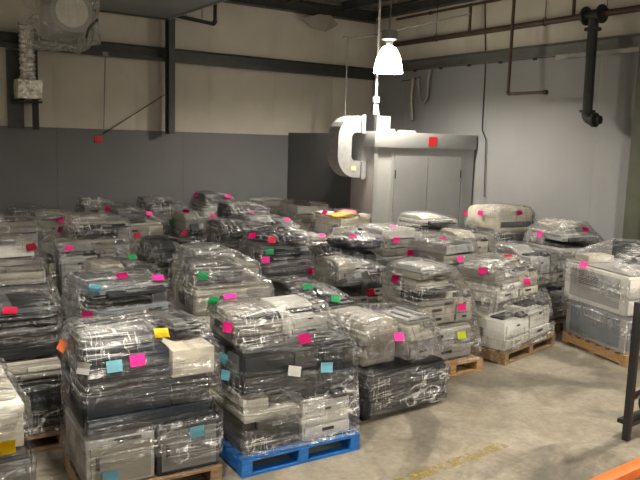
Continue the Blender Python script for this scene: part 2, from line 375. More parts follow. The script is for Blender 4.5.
# ------------------------------------------------------------------ lamps of the hall
def high_bay(loc, label, group=None, end=''):
    r = empty('pendant_lamp' + end, loc); tag(r, label, 'lamp', group)
    sm = mat('lit_prismatic_shade', (1.0, .90, .74), .4, var=.01, emit=20.0)
    lathe('lamp_shade' + end, [(.075, .44), (.12, .41), (.17, .33), (.21, .22), (.235, .10), (.25, 0), (.243, 0), (.228, .10), (.20, .22), (.16, .32), (.11, .40)], sm, r)
    lathe('ballast', [(.0, .70), (.13, .70), (.135, .68), (.135, .55), (.06, .53), (.055, .443), (.0, .443)], M_CONDUIT, r, 20)
    lathe('bulb' + end, [(.0, .12), (.04, .14), (.05, .2), (.04, .28), (.02, .36), (0, .37)], mat('bulb_glow', (1, .9, .7), .4, var=.01, emit=30), r, 14)
    tube('stem', [(0, 0, .70), (0, 0, ZC - loc[2] - .03)], .011, M_CONDUIT, r, 8)
    lathe('ceiling_rose', [(0, -.03), (.06, -.03), (.06, -.001), (0, -.001)], M_CONDUIT, r, 16, (0, 0, ZC - loc[2]))
    ld = bpy.data.lights.new('lamp_light' + end, 'POINT'); ld.energy = LAMP_W; ld.color = LAMP_COL; ld.shadow_soft_size = .07
    lo = bpy.data.objects.new('lamp_light' + end, ld); COL.objects.link(lo); lo.parent = r; lo.location = (0, 0, .09)
    return r
lp = ray(388, 73); lp = EYE + lp * (12.0 / lp.dot(FW))
high_bay(tuple(lp), 'lit bell-shaped high-bay lamp hanging before the shed')
# the same lamps carried on in rows about 6 m apart, on the sides that the photograph shows lit from (over and behind the viewer, and to the left)
for qx, qy, side in ((7.4, 3.6, 'near_side'), (1.5, 3.6, 'above_viewer'), (-4.4, 9.4, 'left_back'), (-4.4, 3.6, 'left'), (1.5, -2.2, 'behind_viewer'), (7.4, -2.2, 'behind_side')):
    high_bay((qx, qy, lp.z), 'lit bell-shaped high-bay lamp elsewhere in the hall', 'other high-bay lamps', '_' + side + '_offscreen')

# ------------------------------------------------------------------ pipes and wires
sp = empty('sprinkler_main', (0, 0, 0)); tag(sp, 'brown sprinkler main pipe along the side wall on ring hangers', 'pipe')
px_ = XR - .42
pz = on_x(560, 20, px_).z
tee_y = on_x(594, 15, px_).y
tube('pipe_run', [(px_, 1.5, pz), (px_, tee_y - .16, pz)], .05, M_PIPE, sp); tube('pipe_run', [(px_, tee_y + .16, pz), (px_, YB - 1.2, pz)], .05, M_PIPE, sp)
for q in (545, 606, 437):
    yy = on_x(q, 20, px_).y; tube('ring_hanger', arc((px_, yy, pz + .01), .065, 0, 2 * math.pi, (1, 0, 0), (0, 0, 1), 14), .007, M_IRON, sp, 6)
    tube('hanger_rod', [(px_, yy, pz + .075), (px_, yy, 5.5)], .006, M_IRON, sp, 6)
for q in (470, 573):
    yy = on_x(q, 20, px_).y; tube('riser_nipple', [(px_, yy, pz + .051), (px_, yy, pz + .5)], .028, M_PIPE, sp, 8)
s2 = empty('branch_line', (0, 0, 0)); tag(s2, 'thin brown branch pipe running above the sprinkler main', 'pipe')
b2 = on_x(430, 24, px_ - .05).z; tube('pipe_run', [(px_ - .08, 2.0, pz + .5), (px_ - .08, YB - 1.4, pz + .5)], .026, M_PIPE, s2); 
for q in (7.0, 9.0, 11.0): tube('coupling', [(px_ - .08, q, pz + .5), (px_ - .08, q + .08, pz + .5)], .036, M_IRON, s2)
ri_ = empty('valve_riser', (0, 0, 0)); tag(ri_, 'thick black riser pipe with flanged tee and elbow hanging by the wall', 'pipe')
T = Vector((px_, tee_y, pz))
tube('tee', [T + Vector((0, -.13, 0)), T + Vector((0, .13, 0))], .085, M_IRON, ri_, 16)
for s in (-1, 1): tube('flange', [T + Vector((0, s * .1305, 0)), T + Vector((0, s * .158, 0))], .145, M_IRON, ri_, 18)
zb = on_x(588, 112, px_).z
tube('tee_neck', [T + Vector((0, 0, -.06)), T + Vector((0, 0, -.20))], .08, M_IRON, ri_, 16); tube('flange', [T + Vector((0, 0, -.201)), T + Vector((0, 0, -.235))], .13, M_IRON, ri_, 18)
tube('pipe_run', [T + Vector((0, 0, -.236)), (px_, tee_y - .02, zb + .03)], .078, M_IRON, ri_, 16)
tube('flange', [(px_, tee_y - .02, zb + .029), (px_, tee_y - .02, zb - .005)], .125, M_IRON, ri_, 18)
el = arc((px_, tee_y - .02 - .12, zb - .006), .12, 0, -math.pi / 2, (0, 1, 0), (0, 0, 1), 8)
tube('elbow', el, .088, M_IRON, ri_, 16)
e = el[-1]; tube('flange', [e + Vector((0, -.0005, 0)), e + Vector((0, -.05, 0))], .115, M_IRON, ri_, 18); tube('plug', [e + Vector((0, -.0505, 0)), e + Vector((0, -.13, 0))], .07, M_IRON, ri_, 8)
dr = empty('drop_pipe', (0, 0, 0)); tag(dr, 'thin brown drop pipe bent to an open end before the wall', 'pipe')
dx = XR - .62
A, B_ = on_x(508, 94, dx), on_x(545, 100, dx)
tube('vertical_run', [(dx, A.y, ZC - .03), (dx, A.y, A.z + .04)], .028, M_PIPE, dr); tube('elbow', arc((dx, A.y - .04, A.z + .04), .04, 0, -math.pi / 2, (0, 1, 0), (0, 0, 1), 6), .034, M_IRON, dr)
tube('horizontal_run', [(dx, A.y - .0405, A.z), (dx, B_.y + .03, A.z)], .028, M_PIPE, dr); tube('end_cap', [(dx, B_.y + .029, A.z), (dx, B_.y - .03, A.z)], .042, M_IRON, dr)
# conduits around the lamp
cp = on_y(372.5, 100, sy0 + .3)
co = empty('conduit_drop', (0, 0, 0)); tag(co, 'grey conduit dropping from the roof to a box above the shed', 'conduit')
jb = on_y(376, 100, sy0 + .3)
tube('conduit', [(jb.x, jb.y, ZC - .02), (jb.x, jb.y, jb.z + .06)], .025, M_CONDUIT, co)
box('junction_box', jb.x - .055, jb.x + .055, jb.y - .04, jb.y + .04, jb.z - .05, jb.z + .0595, M_CONDUIT, co, bev=.006)
for s in (-.03, 0, .03): tube('flex_lead', [(jb.x + s, jb.y, jb.z - .0505), (jb.x + s * 2 + .02, jb.y, jb.z - .3), (jb.x + s * 3 + .03, jb.y, sz + .01)], .012, pl('white'), co, 6)
for zz in (3.6, 4.0, 4.4): tube('coupling', [(jb.x, jb.y, zz), (jb.x, jb.y, zz + .05)], .033, M_CONDUIT, co)
c2_ = empty('conduit_run', (0, 0, 0)); tag(c2_, 'slender pale conduit run crossing behind the hanging lamp', 'conduit')
a = on_y(343, 37, sy0 + 1.6); zz = a.z
b = on_x(470, 14, XR - .7)
tube('horizontal_run', [a, Vector((a.x + .35, a.y - .06, zz)), b], .016, M_CONDUIT, c2_, 8)
tube('vertical_run', [a + Vector((.1, -.02, -.017)), a + Vector((.1, -.02, 2.75 - zz))], .016, M_CONDUIT, c2_, 8)
cw = empty('wall_conduit', (0, 0, 0)); tag(cw, 'thin dark cable running down the side wall beside the shed', 'cable')
tube('cable', [on_x(485, 0, XR - .07), on_x(485.5, 66, XR - .07), on_x(482, 130, XR - .07), on_x(486, 140, XR - .09), on_x(484, 197, XR - .09)], .010, M_IRON, cw, 6)
cbl = empty('hanging_cable', (0, 0, 0)); tag(cbl, 'pale looped cable hanging from the ledge above the shed', 'cable')
X = XR - .17
tube('cable', [on_x(*q, X) for q in ((412, 120), (411, 100), (413, 78))], .045, pl('taupe'), cbl, 8)
tube('loop', [on_x(*q, X) for q in ((418, 78), (419, 96), (423, 103), (427, 98), (428, 80))] + [Vector((X, on_x(430, 75, X).y, 4.107))], .032, pl('taupe'), cbl, 8)
tube('tie', [on_x(*q, X) for q in ((402, 81), (413, 79.5), (420, 77))], .01, M_IRON, cbl, 6)
rod = empty('brace_rod', (0, 0, 0)); tag(rod, 'thin slanted brace rod with red tag on the back wall', 'rod')
tube('rod', [on_y(*q, YB - .1) for q in ((103, 134),)] + [on_y(165, 94.5, YB - .12)], .009, M_IRON, rod, 6)
q = on_y(98.5, 139.5, YB - .07); box('red_tag', q.x - .07, q.x + .07, YB - .075, YB - .053, q.z - .06, q.z + .06, M_RED, rod, bev=.008)
sb = empty('slender_conduit', (0, 0, 0)); tag(sb, 'slender pale conduit dropping from the girt to the grey boards', 'conduit')
a = on_y(105.5, 54, YB - .25); tube('conduit', [(a.x, YB - .235, 4.0), (a.x, YB - .08, WZ - .02)], .011, M_CONDUIT, sb, 6); box('clamp', a.x - .05, a.x + .05, YB - .25, YB - .223, 4.0, 4.075, M_CONDUIT, sb)

# ------------------------------------------------------------------ ducts and unit up under the roof
oz = 4.765
oc = on_z(166, 19, oz)
od = empty('overhead_duct', (0, 0, 0)); tag(od, 'wide flat grey sheet-metal duct under the roof', 'duct')
ox0 = on_z(82, 7, oz).x
box('duct_body', ox0, oc.x, oc.y - 5.2, oc.y, oz, oz + .30, M_DUCT, od, bev=.01)
box('seam_flange', ox0, oc.x + .03, oc.y - .1, oc.y - .06, oz - .03, oz - .001, M_STEEL, od)
box('edge_angle', oc.x + .001, oc.x + .03, oc.y - 5.2, oc.y - .11, oz - .02, oz + .06, M_GALV, od)
for q in (1.0, 2.6, 4.2): tube('hanger_rod', [(oc.x - .1, oc.y - q, oz + .301), (oc.x - .1, oc.y - q, 5.62)], .008, M_IRON, od, 6)
bp = empty('bent_pipe', (0, 0, 0)); tag(bp, 'dark pipe turning upwards under the end of the overhead duct', 'pipe')
pa, pb = on_y(175, 15.5, oc.y - .2), on_y(215, 24, oc.y - .2)
tube('horizontal_run', [pa, pb + Vector((-.06, 0, 0))], .035, M_IRON, bp); tube('elbow', arc(pb + Vector((-.06, 0, .06)), .06, -math.pi / 2, 0, (1, 0, 0), (0, 0, 1), 6), .045, M_IRON, bp)
tube('vertical_run', [pb + Vector((0, 0, .061)), Vector((pb.x, pb.y, 5.6))], .035, M_IRON, bp)
for q in (186, 202): c = on_y(q, 18, oc.y - .2); tube('hanger', [(c.x, c.y, c.z), (c.x, c.y, 5.6)], .007, M_IRON, bp, 6)
# foil flexible duct on the wall
fd = empty('foil_duct', (0, 0, 0)); tag(fd, 'crumpled foil-wrapped flexible duct running down the back wall', 'duct')
fy = YB - .40
a, b, c, d = (on_y(*q, fy) for q in ((26, 26), (27, 52), (28, 80), (28, 99)))
bm = bmesh.new(); pts, rr = [], []
for i in range(40):
    tt = i / 39; p = a.lerp(c, tt); p = Vector((p.x, fy, p.z)); pts.append(p); rr.append(.125 + .012 * math.sin(i * 1.9))
bm_tube(bm, pts, rr, 16)
for v in bm.verts: v.co += Vector((1, 1, 0)) * .018 * noise.noise(v.co * 11)
link('flexible_sleeve', finish(bm, 'flexible_sleeve', smooth=True, auto=70), fd, M_FOIL)
bm = bmesh.new(); bm_box(bm, c.x - .2, c.x + .2, fy - .18, fy + .18, d.z, c.z - .002); bmesh.ops.subdivide_edges(bm, edges=bm.edges, cuts=5, use_grid_fill=True)
for v in bm.verts: v.co += Vector((1, 1, 1)) * .02 * noise.noise(v.co * 9)
link('foil_box', finish(bm, 'foil_box', smooth=True, auto=60), fd, M_FOIL)
box('wall_bracket', c.x - .22, c.x + .22, fy - .05, YB - .06, d.z - .06, d.z - .03, M_IRON, fd); 
e = on_y(36, 115, fy + .1); box('support_post', e.x - .05, e.x + .05, fy + .1, fy + .16, WZ - .05, 4.35, M_IRON, fd)
box('top_flap', a.x - .12, a.x + .14, fy - .1, fy + .1, a.z + .01, a.z + .05, M_DUCT, fd)
# bagged heater unit
hu = empty('unit_heater', (0, 0, 0)); tag(hu, 'hanging heater unit bagged in clear plastic under the roof', 'heater')
hy = 9.6
a, b = on_y(40, 42, hy), on_y(95, 43, hy)
hz = a.z; hw = b.x - a.x
box('housing', a.x + .16, b.x - .12, hy - .05, hy + .75, hz + .12, hz + .62, pl('lightgrey'), hu, bev=.05, seg=3)
cx_ = a.x + .16 + hw * .3
bm = bmesh.new(); bm_tube(bm, [(cx_, hy - .12, hz + .40), (cx_, hy - .051, hz + .40)], .26, 28); link('fan_shroud', finish(bm, 'fan_shroud', smooth=True, auto=40), hu, pl('lightgrey'))
bm = bmesh.new(); bm_tube(bm, [(cx_, hy - .135, hz + .40), (cx_, hy - .121, hz + .40)], .2, 28); link('fan_opening', finish(bm, 'fan_opening', smooth=True, auto=40), hu, pl('white'))
tube('cable', [on_y(86, 38, hy - .1), on_y(89, 28, hy - .1), on_y(98, 19, hy - .1)], .018, M_IRON, hu, 6)
for s in (a.x + .3, b.x - .25): tube('hanger_rod', [(s, hy + .3, hz + .621), (s, hy + .3, 5.6)], .012, M_IRON, hu, 6)
box('hanger_angle', b.x - .35, b.x - .29, hy - .3, hy + 1.0, hz + .63, hz + .69, M_GALV, hu)
bm = bmesh.new(); bm_box(bm, a.x, b.x, hy - .2, hy + .9, hz, hz + .9); bmesh.ops.delete(bm, geom=[f for f in bm.faces if f.normal.z > .9 or f.calc_center_median().z > hz + .89], context='FACES')
bmesh.ops.subdivide_edges(bm, edges=bm.edges, cuts=7, use_grid_fill=True)
for v in bm.verts: v.co += Vector((noise.noise(v.co * 4), noise.noise(v.co * 4 + Vector((9, 0, 0))), noise.noise(v.co * 5 + Vector((0, 9, 0))))) * .05
cvl = bm.verts.layers.float.new('cover')
for v in bm.verts: v[cvl] = 1
link('plastic_bag', finish(bm, 'plastic_bag', smooth=True, auto=60), hu, M_FILM_BAG)

# ------------------------------------------------------------------ floor details at the front
M_PAINT = mat('worn_yellow_paint', (.42, .33, .06), .7, var=.3, scale=20)
def worn_paint():
    m, N, L, b = nt('worn_line_paint'); b.inputs['Base Color'].default_value = (.42, .31, .05, 1); b.inputs['Roughness'].default_value = .7
    tc = N.new('ShaderNodeTexCoord'); n = N.new('ShaderNodeTexNoise'); n.inputs['Scale'].default_value = 9; n.inputs['Detail'].default_value = 6; n.inputs['Roughness'].default_value = .75
    L.new(tc.outputs['Object'], n.inputs['Vector']); mr = N.new('ShaderNodeMapRange'); mr.inputs[1].default_value = .42; mr.inputs[2].default_value = .62; mr.inputs[3].default_value = 0; mr.inputs[4].default_value = .75
    L.new(n.outputs[0], mr.inputs[0]); tr = N.new('ShaderNodeBsdfTransparent'); mx = N.new('ShaderNodeMixShader')
    L.new(mr.outputs[0], mx.inputs[0]); L.new(tr.outputs[0], mx.inputs[1]); L.new(b.outputs[0], mx.inputs[2]); L.new(mx.outputs[0], N['Material Output'].inputs['Surface']); return m
a, b = on_z(412, 478, 0), on_z(497, 447, 0); dv = (b - a).normalized(); nv = Vector((-dv.y, dv.x, 0)) * .055
a2, b2 = a - dv * .7, b + dv * .1
bm = bmesh.new(); bm.faces.new([bm.verts.new(q + Vector((0, 0, .0015))) for q in (a2 - nv, b2 - nv, b2 + nv, a2 + nv)])
tag(link('floor_line', finish(bm, 'floor_line'), None, worn_paint()), 'worn yellow painted line on the concrete floor', 'floor line')

a, b = on_z(592, 484, .09), on_z(640, 462, .09); dv = (b - a).normalized(); ang = math.atan2(dv.y, dv.x)
ob = empty('rack_beam', (a.x, a.y, 0), ang); tag(ob, 'bright orange steel rack beam lying on the floor', 'beam')
box('beam_top', -.3, 2.4, -.055, .055, .004, .09, M_ORANGE, ob, bev=.006); box('end_plate', 2.401, 2.41, -.08, .07, .002, .2, M_ORANGE, ob)
fp = on_z(626, 440, 0)
fl = empty('equipment_cart', (fp.x, fp.y, 0), R(4)); tag(fl, 'black steel frame cart standing beside the orange beam', 'cart')
box('post', -.03, .03, -.03, .03, 0, 1.27, M_BLACK, fl, bev=.006); box('post', 1.0, 1.06, -.03, .03, 0, 1.27, M_BLACK, fl, bev=.006)
box('top_rail', .031, .999, -.03, .03, 1.21, 1.27, M_BLACK, fl, bev=.006); box('mid_rail', .031, .999, -.02, .02, .70, .74, M_CONDUIT, fl, bev=.006)
box('shelf', .031, .999, -.025, .12, .12, .16, M_BLACK, fl, bev=.006); box('lower_rail', .031, .999, -.02, .02, .38, .43, M_BLACK, fl, bev=.006)
bm = bmesh.new(); bm_tube(bm, [(.4, -.14, .30), (.4, .06, .30)], .13, 20); link('motor', finish(bm, 'motor', smooth=True, auto=40), fl, M_BLACK)
tube('hose', [(.05, .05, .34), (.12, -.035, .4), (.2, -.035, .55), (.35, .05, .6)], .014, M_CONDUIT, fl, 8)

# ------------------------------------------------------------------ pallets
def pallet(loc, rz, m, label, detailed, wd=1.2, dp=1.0, group=None):
    r = empty('pallet', loc, rz); tag(r, label, 'pallet', group)
    parts = [('top_board', -wd / 2, wd / 2, -dp / 2 + i * (dp - .1) / 6, -dp / 2 + .1 + i * (dp - .1) / 6, .122, .142) for i in range(7)]
    parts += [('stringer', x0, x0 + .045 + .045, -dp / 2, dp / 2, .0205, .1215) for x0 in (-wd / 2, -.045, wd / 2 - .09)]
    parts += [('bottom_board', -wd / 2, wd / 2, y0, y0 + .1, .001, .020) for y0 in (-dp / 2, -.05, dp / 2 - .1)]
    if detailed:
        for n, *b in parts: box(n, *b, m, r)
    else:
        bm = bmesh.new()
        for n, *b in parts: bm_box(bm, *b)
        link('deck', finish(bm, 'deck'), r, m)
    return r

# ------------------------------------------------------------------ machines (front faces -y, origin at the base)
def vents(parent, m, x, y0, y1, z0, z1, n=6):
    bm = bmesh.new()
    for i in range(n):
        z = z0 + (z1 - z0) * i / n; bm_box(bm, x - .003, x + .003, y0, y1, z, z + (z1 - z0) / n * .45)
    o = link('vent_grille', finish(bm, 'vent_grille'), parent, m); o['kind'] = 'stuff'

def printer(r, w, d, h, c, a, rnd):
    C, A = pl(c), pl(a); D = pl('dark'); e = .004
    zt = h * .80
    prism('body', [(-d / 2 + .02, .0), (d / 2, 0), (d / 2, zt), (-d / 2 + .03, zt)], -w / 2, w / 2, C, r, bev=.016)
    prism('top_cover', [(d / 2 - .005, zt + .001), (d / 2 - .02, h), (d * .12, h), (-d * .12, zt + .001)], -w / 2 + .01, w / 2 - .01, C, r, bev=.012)
    for s in (-1, 1):
        prism('side_cheek', [(d * .10, zt + .001), (d * .10, h - .005), (-d * .34, zt + h * .09), (-d * .40, zt + .001)], s * (w / 2 - .03) - .025, s * (w / 2 - .03) + .025, A, r, bev=.01) if False else None
    prism('output_tray', [(-d * .36, zt + .001), (-d * .36, zt + .012), (-d * .135, zt + .05 * h), (-d * .135, zt + .001)], -w * .33, w * .33, D, r)
    dr = box('paper_drawer', -w / 2 + .012, w / 2 - .012, -d / 2 - .005, -d / 2 + .0195, .03, h * .30, A, r, bev=.007)
    box('handle', -w * .12, w * .12, -d / 2 - .012, -d / 2 - .006, h * .18, h * .24, D, dr)
    fc = box('front_cover', -w / 2 + .03, w / 2 - .03, -d / 2 + .004, -d / 2 + .0195, h * .34, h * .70, C, r, bev=.006)
    box('latch', -w * .06, w * .06, -d / 2 - .002, -d / 2 + .0035, h * .62, h * .66, D, fc)
    cp = prism('control_panel', [(-d * .48, zt + .002), (-d * .48, zt + .02), (-d * .37, zt + .055), (-d * .37, zt + .002)], w * .12, w * .44, D, r, bev=.004)
    prism('display', [(-d * .46, zt + .0315), (-d * .46, zt + .0345), (-d * .40, zt + .0545), (-d * .40, zt + .0515)], w * .17, w * .3, pl('bluegrey'), cp)
    vents(r, D, -w / 2 - .002, -d * .1, d * .3, h * .3, h * .55)

def flatbed(r, w, d, h, c, a, rnd):
    C, A, D = pl(c), pl(a), pl('dark')
    zt = h * .55
    box('body', -w / 2, w / 2, -d / 2 + .03, d / 2, 0, zt, A, r, bev=.018)
    fp = box('front_panel', -w / 2 + .01, w / 2 - .01, -d / 2 + .004, -d / 2 + .0295, .02, zt * .75, A, r, bev=.008)
    box('handle', -w * .14, w * .14, -d / 2 - .004, -d / 2 + .0035, zt * .35, zt * .46, D, fp)
    lid = box('scanner_lid', -w / 2, w / 2, -d / 2 + .0, d / 2, zt + .002, zt + h * .14, C, r, bev=.012)
    prism('document_feeder', [(-d * .44, zt + h * .142), (-d * .42, h * .92), (-d * .2, h), (d * .3, h), (d * .44, h * .85), (d * .44, zt + h * .142)], -w / 2 + .01, -w * .02, C, r, bev=.016)
    prism('feed_tray', [(-d * .36, zt + h * .16), (-d * .36, zt + h * .20), (d * .40, zt + h * .34), (d * .40, zt + h * .28)], w * .0, w / 2 - .03, A, r, bev=.005)
    cp = box('control_panel', -w * .3, w * .44, -d / 2 - .035, -d / 2 + .003, zt * .8, zt + h * .02, A, r, bev=.006)
    box('display', -w * .05, w * .12, -d / 2 - .0385, -d / 2 - .0355, zt * .84, zt * .98, pl('bluegrey'), cp)

def copier(r, w, d, h, c, a, rnd):
    C, A, D = pl(c), pl(a), pl('dark')
    z1, z2, z3 = h * .56, h * .76, h * .88
    box('cabinet', -w / 2, w / 2, -d / 2 + .02, d / 2, .012, z1, C, r, bev=.014)
    n = 2 if h < .8 else 3
    for i in range(n):
        za = .03 + i * (z1 * .72) / n; zb = za + (z1 * .72) / n - .008
        dr = box('paper_drawer', -w / 2 + .012, w / 2 - .012, -d / 2, -d / 2 + .0195, za, zb, A, r, bev=.006)
        box('handle', -w * .13, w * .13, -d / 2 - .006, -d / 2 - .0005, (za + zb) / 2 - .012, (za + zb) / 2 + .018, D, dr)
    fc = box('front_cover', -w / 2 + .012, w / 2 - .012, -d / 2 - .004, -d / 2 + .0195, .03 + z1 * .73, z1 - .004, C, r, bev=.008)
    box('status_plate', w * .2, w * .38, -d / 2 - .007, -d / 2 - .0045, z1 - .05, z1 - .02, D, fc)
    box('rear_column', -w / 2, w / 2, d * .08, d / 2, z1 + .001, z2, C, r, bev=.012)
    box('side_column', w * .30, w / 2, -d * .42, d * .079, z1 + .001, z2, A, r, bev=.012)
    prism('output_tray', [(-d * .4, z1 + .002), (-d * .4, z1 + .014), (d * .07, z1 + .07), (d * .07, z1 + .002)], -w * .42, w * .28, D, r)
    sc = box('scanner', -w / 2, w / 2, -d / 2 + .03, d / 2, z2 + .001, z3, C, r, bev=.014)
    box('glass_trim', -w / 2 - .002, w / 2 + .002, -d / 2 + .026, -d / 2 + .0295, z2 + .02, z2 + .035, D, sc)
    prism('document_feeder', [(-d * .40, z3 + .001), (-d * .40, z3 + h * .05), (-d * .2, h), (d * .30, h), (d * .48, z3 + h * .06), (d * .48, z3 + .001)], -w / 2 + .01, w * .1, C, r, bev=.02)
    prism('feed_tray', [(-d * .3, z3 + .001), (-d * .3, z3 + .02), (d * .4, z3 + h * .05), (d * .4, z3 + .001)], w * .105, w / 2 - .01, A, r, bev=.005)
    cp = prism('control_panel', [(-d / 2 - .05, z2 + .01), (-d / 2 - .05, z2 + .03), (-d / 2 + .024, z3 - .005), (-d / 2 + .024, z2 + .005)], -w * .35, w * .42, D, r, bev=.005)
    prism('display', [(-d / 2 - .035, z2 + .048), (-d / 2 - .035, z2 + .052), (-d / 2 + .005, z3 - .014), (-d / 2 + .005, z3 - .022)], -w * .05, w * .16, pl('bluegrey'), cp)
    vents(r, D, -w / 2 - .002, -d * .1, d * .3, z1 * .35, z1 * .6)

def engine(r, w, d, h, c, a, rnd):
    """lower half of a big copier: wide block with two-tone front"""
    C, A, D = pl(c), pl(a), pl('dark')
    box('body', -w / 2, w / 2, -d / 2 + .025, d / 2, 0, h - .03, C, r, bev=.02)
    box('top_plate', -w / 2 + .02, w / 2 - .02, -d / 2 + .04, d / 2 - .02, h - .029, h, A, r, bev=.01)
    fc = box('front_cover', -w / 2 + .008, w * .16, -d / 2, -d / 2 + .0245, h * .42, h - .05, C, r, bev=.01)
    box('latch', -w * .2, -w * .08, -d / 2 - .006, -d / 2 - .0005, h - .12, h - .09, D, fc)
    box('side_cover', w * .17, w / 2 - .008, -d / 2 + .002, -d / 2 + .0245, h * .42, h - .05, A, r, bev=.01)
    dr = box('paper_drawer', -w / 2 + .008, w / 2 - .008, -d / 2 - .004, -d / 2 + .0245, .02, h * .39, C, r, bev=.01)
    box('handle', -w * .1, w * .1, -d / 2 - .010, -d / 2 - .0045, h * .22, h * .29, D, dr)
    sp = box('side_panel', -w / 2 - .006, -w / 2 - .0005, -d * .38, d * .4, h * .12, h * .85, A, r, bev=.002)
    vents(sp, D, -w / 2 - .007, -d * .05, d * .25, h * .5, h * .75)

def cabinet(r, w, d, h, c, a, rnd):
    C, A, D = pl(c), pl(a), pl('dark')
    box('body', -w / 2, w / 2, -d / 2 + .02, d / 2, 0, h, C, r, bev=.014)
    do = box('door', -w / 2 + .03, w / 2 - .03, -d / 2 + .004, -d / 2 + .0195, h * .08, h * .86, A, r, bev=.006)
    box('handle', -w / 2 + .06, -w / 2 + .085, -d / 2 - .008, -d / 2 + .0035, h * .38, h * .66, D, do)
    box('name_strip', -w * .1, w * .3, -d / 2 + .014, -d / 2 + .0195, h * .89, h * .95, D, r)
    box('side_panel', -w / 2 - .005, -w / 2 - .0005, -d * .4, d * .42, h * .1, h * .9, A, r, bev=.002)

def rounded(r, w, d, h, c, a, rnd):
    """big round-shouldered wrapped machine with an overhanging head"""
    C, A, D = pl(c), pl(a), pl('dark')
    box('pedestal', -w * .36, w * .40, -d * .36, d * .42, 0, h * .46, A, r, bev=.03, seg=3)
    box('head', -w / 2, w * .34, -d / 2, d / 2, h * .462, h, C, r, bev=min(.16, h * .24), seg=4)
    box('end_cap', w * .345, w / 2, -d * .34, d * .34, h * .5, h * .86, A, r, bev=.06, seg=3)
    box('front_lip', -w * .42, w * .25, -d / 2 - .012, -d / 2 - .001, h * .6, h * .72, A, r, bev=.004)
    box('base_tray', -w * .44, -w * .365, -d * .3, d * .3, .02, h * .2, A, r, bev=.012)

def carton(r, w, d, h, c, a, rnd):
    C, A = pl(c), pl(a)
    box('box_body', -w / 2, w / 2, -d / 2, d / 2, 0, h, C, r, bev=.006)
    box('tape', -w * .06, w * .06, -d / 2 - .002, d / 2 + .002, h + .0005, h + .002, A, r)
    box('label', w * .1, w * .36, -d / 2 - .003, -d / 2 - .0005, h * .4, h * .75, A, r)

def folder(r, w, d, h, c, a, rnd):
    m = mat('paper_' + c, dict(yellow=(.78, .50, .06), pink=(.85, .25, .33), orange=(.80, .38, .12), sheet=(.78, .74, .66))[c], .6, var=.05)
    bm = bmesh.new(); bm_box(bm, -w / 2, w / 2, -d / 2, d / 2, 0, h); bmesh.ops.subdivide_edges(bm, edges=bm.edges, cuts=4, use_grid_fill=True)
    for v in bm.verts: v.co.z += .02 * (noise.noise(v.co * 5 + Vector((rnd.random() * .0, 0, w * 9))) + .5)
    link('cover', finish(bm, 'cover', smooth=True, auto=40), r, m)
    box('spine', -w / 2 - .004, -w / 2 - .0005, -d / 2, d / 2, .012, h * .7 + .012, pl('lightgrey'), r)

def bag(r, w, d, h, c, a, rnd):
    m = mat('purple_black_film', (.035, .032, .06), .25, var=.35, scale=8, bump=.6)
    bm = bmesh.new(); bmesh.ops.create_icosphere(bm, subdivisions=4, radius=1)
    o = Vector((w * 7, d * 3, h * 5))
    for v in bm.verts:
        n = v.co.normalized(); k = 1 + .16 * noise.noise(n * 2.2 + o) + .10 * (1 - abs(noise.noise(n * 4.5 + o))) ** 4
        z = n.z * k
        v.co = Vector((n.x * k * w / 2, n.y * k * d / 2, max(0, (z * .62 + .42)) * h * .82))
    link('bag_body', finish(bm, 'bag_body', smooth=True, auto=80), r, m)
    tube('twisted_neck', [(0, 0, h * .82), (.03, -.02, h * .95), (.06, .01, h)], [.05, .025, .05], m, r, 8)

def screen(r, w, d, h, c, a, rnd):
    prism('stand_foot', [(-d / 2, 0), (-d / 2, .02), (d / 2, .02), (d / 2, 0)], -w * .3, w * .3, pl('dark'), r, bev=.004)
    box('neck', -.04, .04, d * .1, d * .3, .0205, h * .3, pl('dark'), r)
    prism('panel', [(-d * .08, h * .12), (d * .05, h * .12), (d * .3, h), (d * .2, h)], -w / 2, w / 2, pl('black'), r, bev=.008) if False else None
    p = box('panel', -w / 2, w / 2, -d * .12, d * .08, h * .16, h, pl('black'), r, bev=.01)
    box('badge', -w * .12, w * .12, -d * .12 - .003, -d * .12 - .0005, h * .5, h * .58, pl('lightgrey'), p)

def tray(r, w, d, h, c, a, rnd):
    C, A = pl(c), pl(a)
    box('base', -w / 2, w / 2, -d / 2, d / 2, 0, h * .35, C, r, bev=.01)
    for s in (-1, 1): box('side_wall', s * (w / 2 - .012) - .012, s * (w / 2 - .012) + .012, -d / 2, d / 2, h * .351, h, C, r, bev=.004)
    box('front_wall', -w / 2 + .025, w / 2 - .025, -d / 2, -d / 2 + .03, h * .351, h * .9, A, r, bev=.004)
    box('paper_guide', -.02, .02, -d * .2, d * .3, h * .351, h * .7, A, r)

KINDS = dict(printer=(printer, 'office_printer', 'laser printer', 'printer'), flatbed=(flatbed, 'scanner_printer', 'scanner printer', 'printer'), copier=(copier, 'office_copier', 'office copier', 'copier'),
             engine=(engine, 'wide_copier', 'wide copier', 'copier'), cabinet=(cabinet, 'copier_cabinet', 'copier cabinet', 'cabinet'), rounded=(rounded, 'round_shouldered_copier', 'round-shouldered copier', 'copier'),
             carton=(carton, 'carton', 'carton', 'box'), folder=(folder, 'paper_folder', 'paper folder', 'folder'), bag=(bag, 'plastic_bag', 'plastic bag', 'bag'), screen=(screen, 'monitor', 'flat monitor', 'monitor'),
             tray=(tray, 'paper_tray', 'paper tray', 'tray'))
CNAME = dict(lightgrey='light grey', midgrey='slate grey', bluegrey='blue-grey', navy='navy', taupe='taupe')
HOLDERS = []           # (object, bvh) surfaces that carry notes
ITEM_LABELS = {}

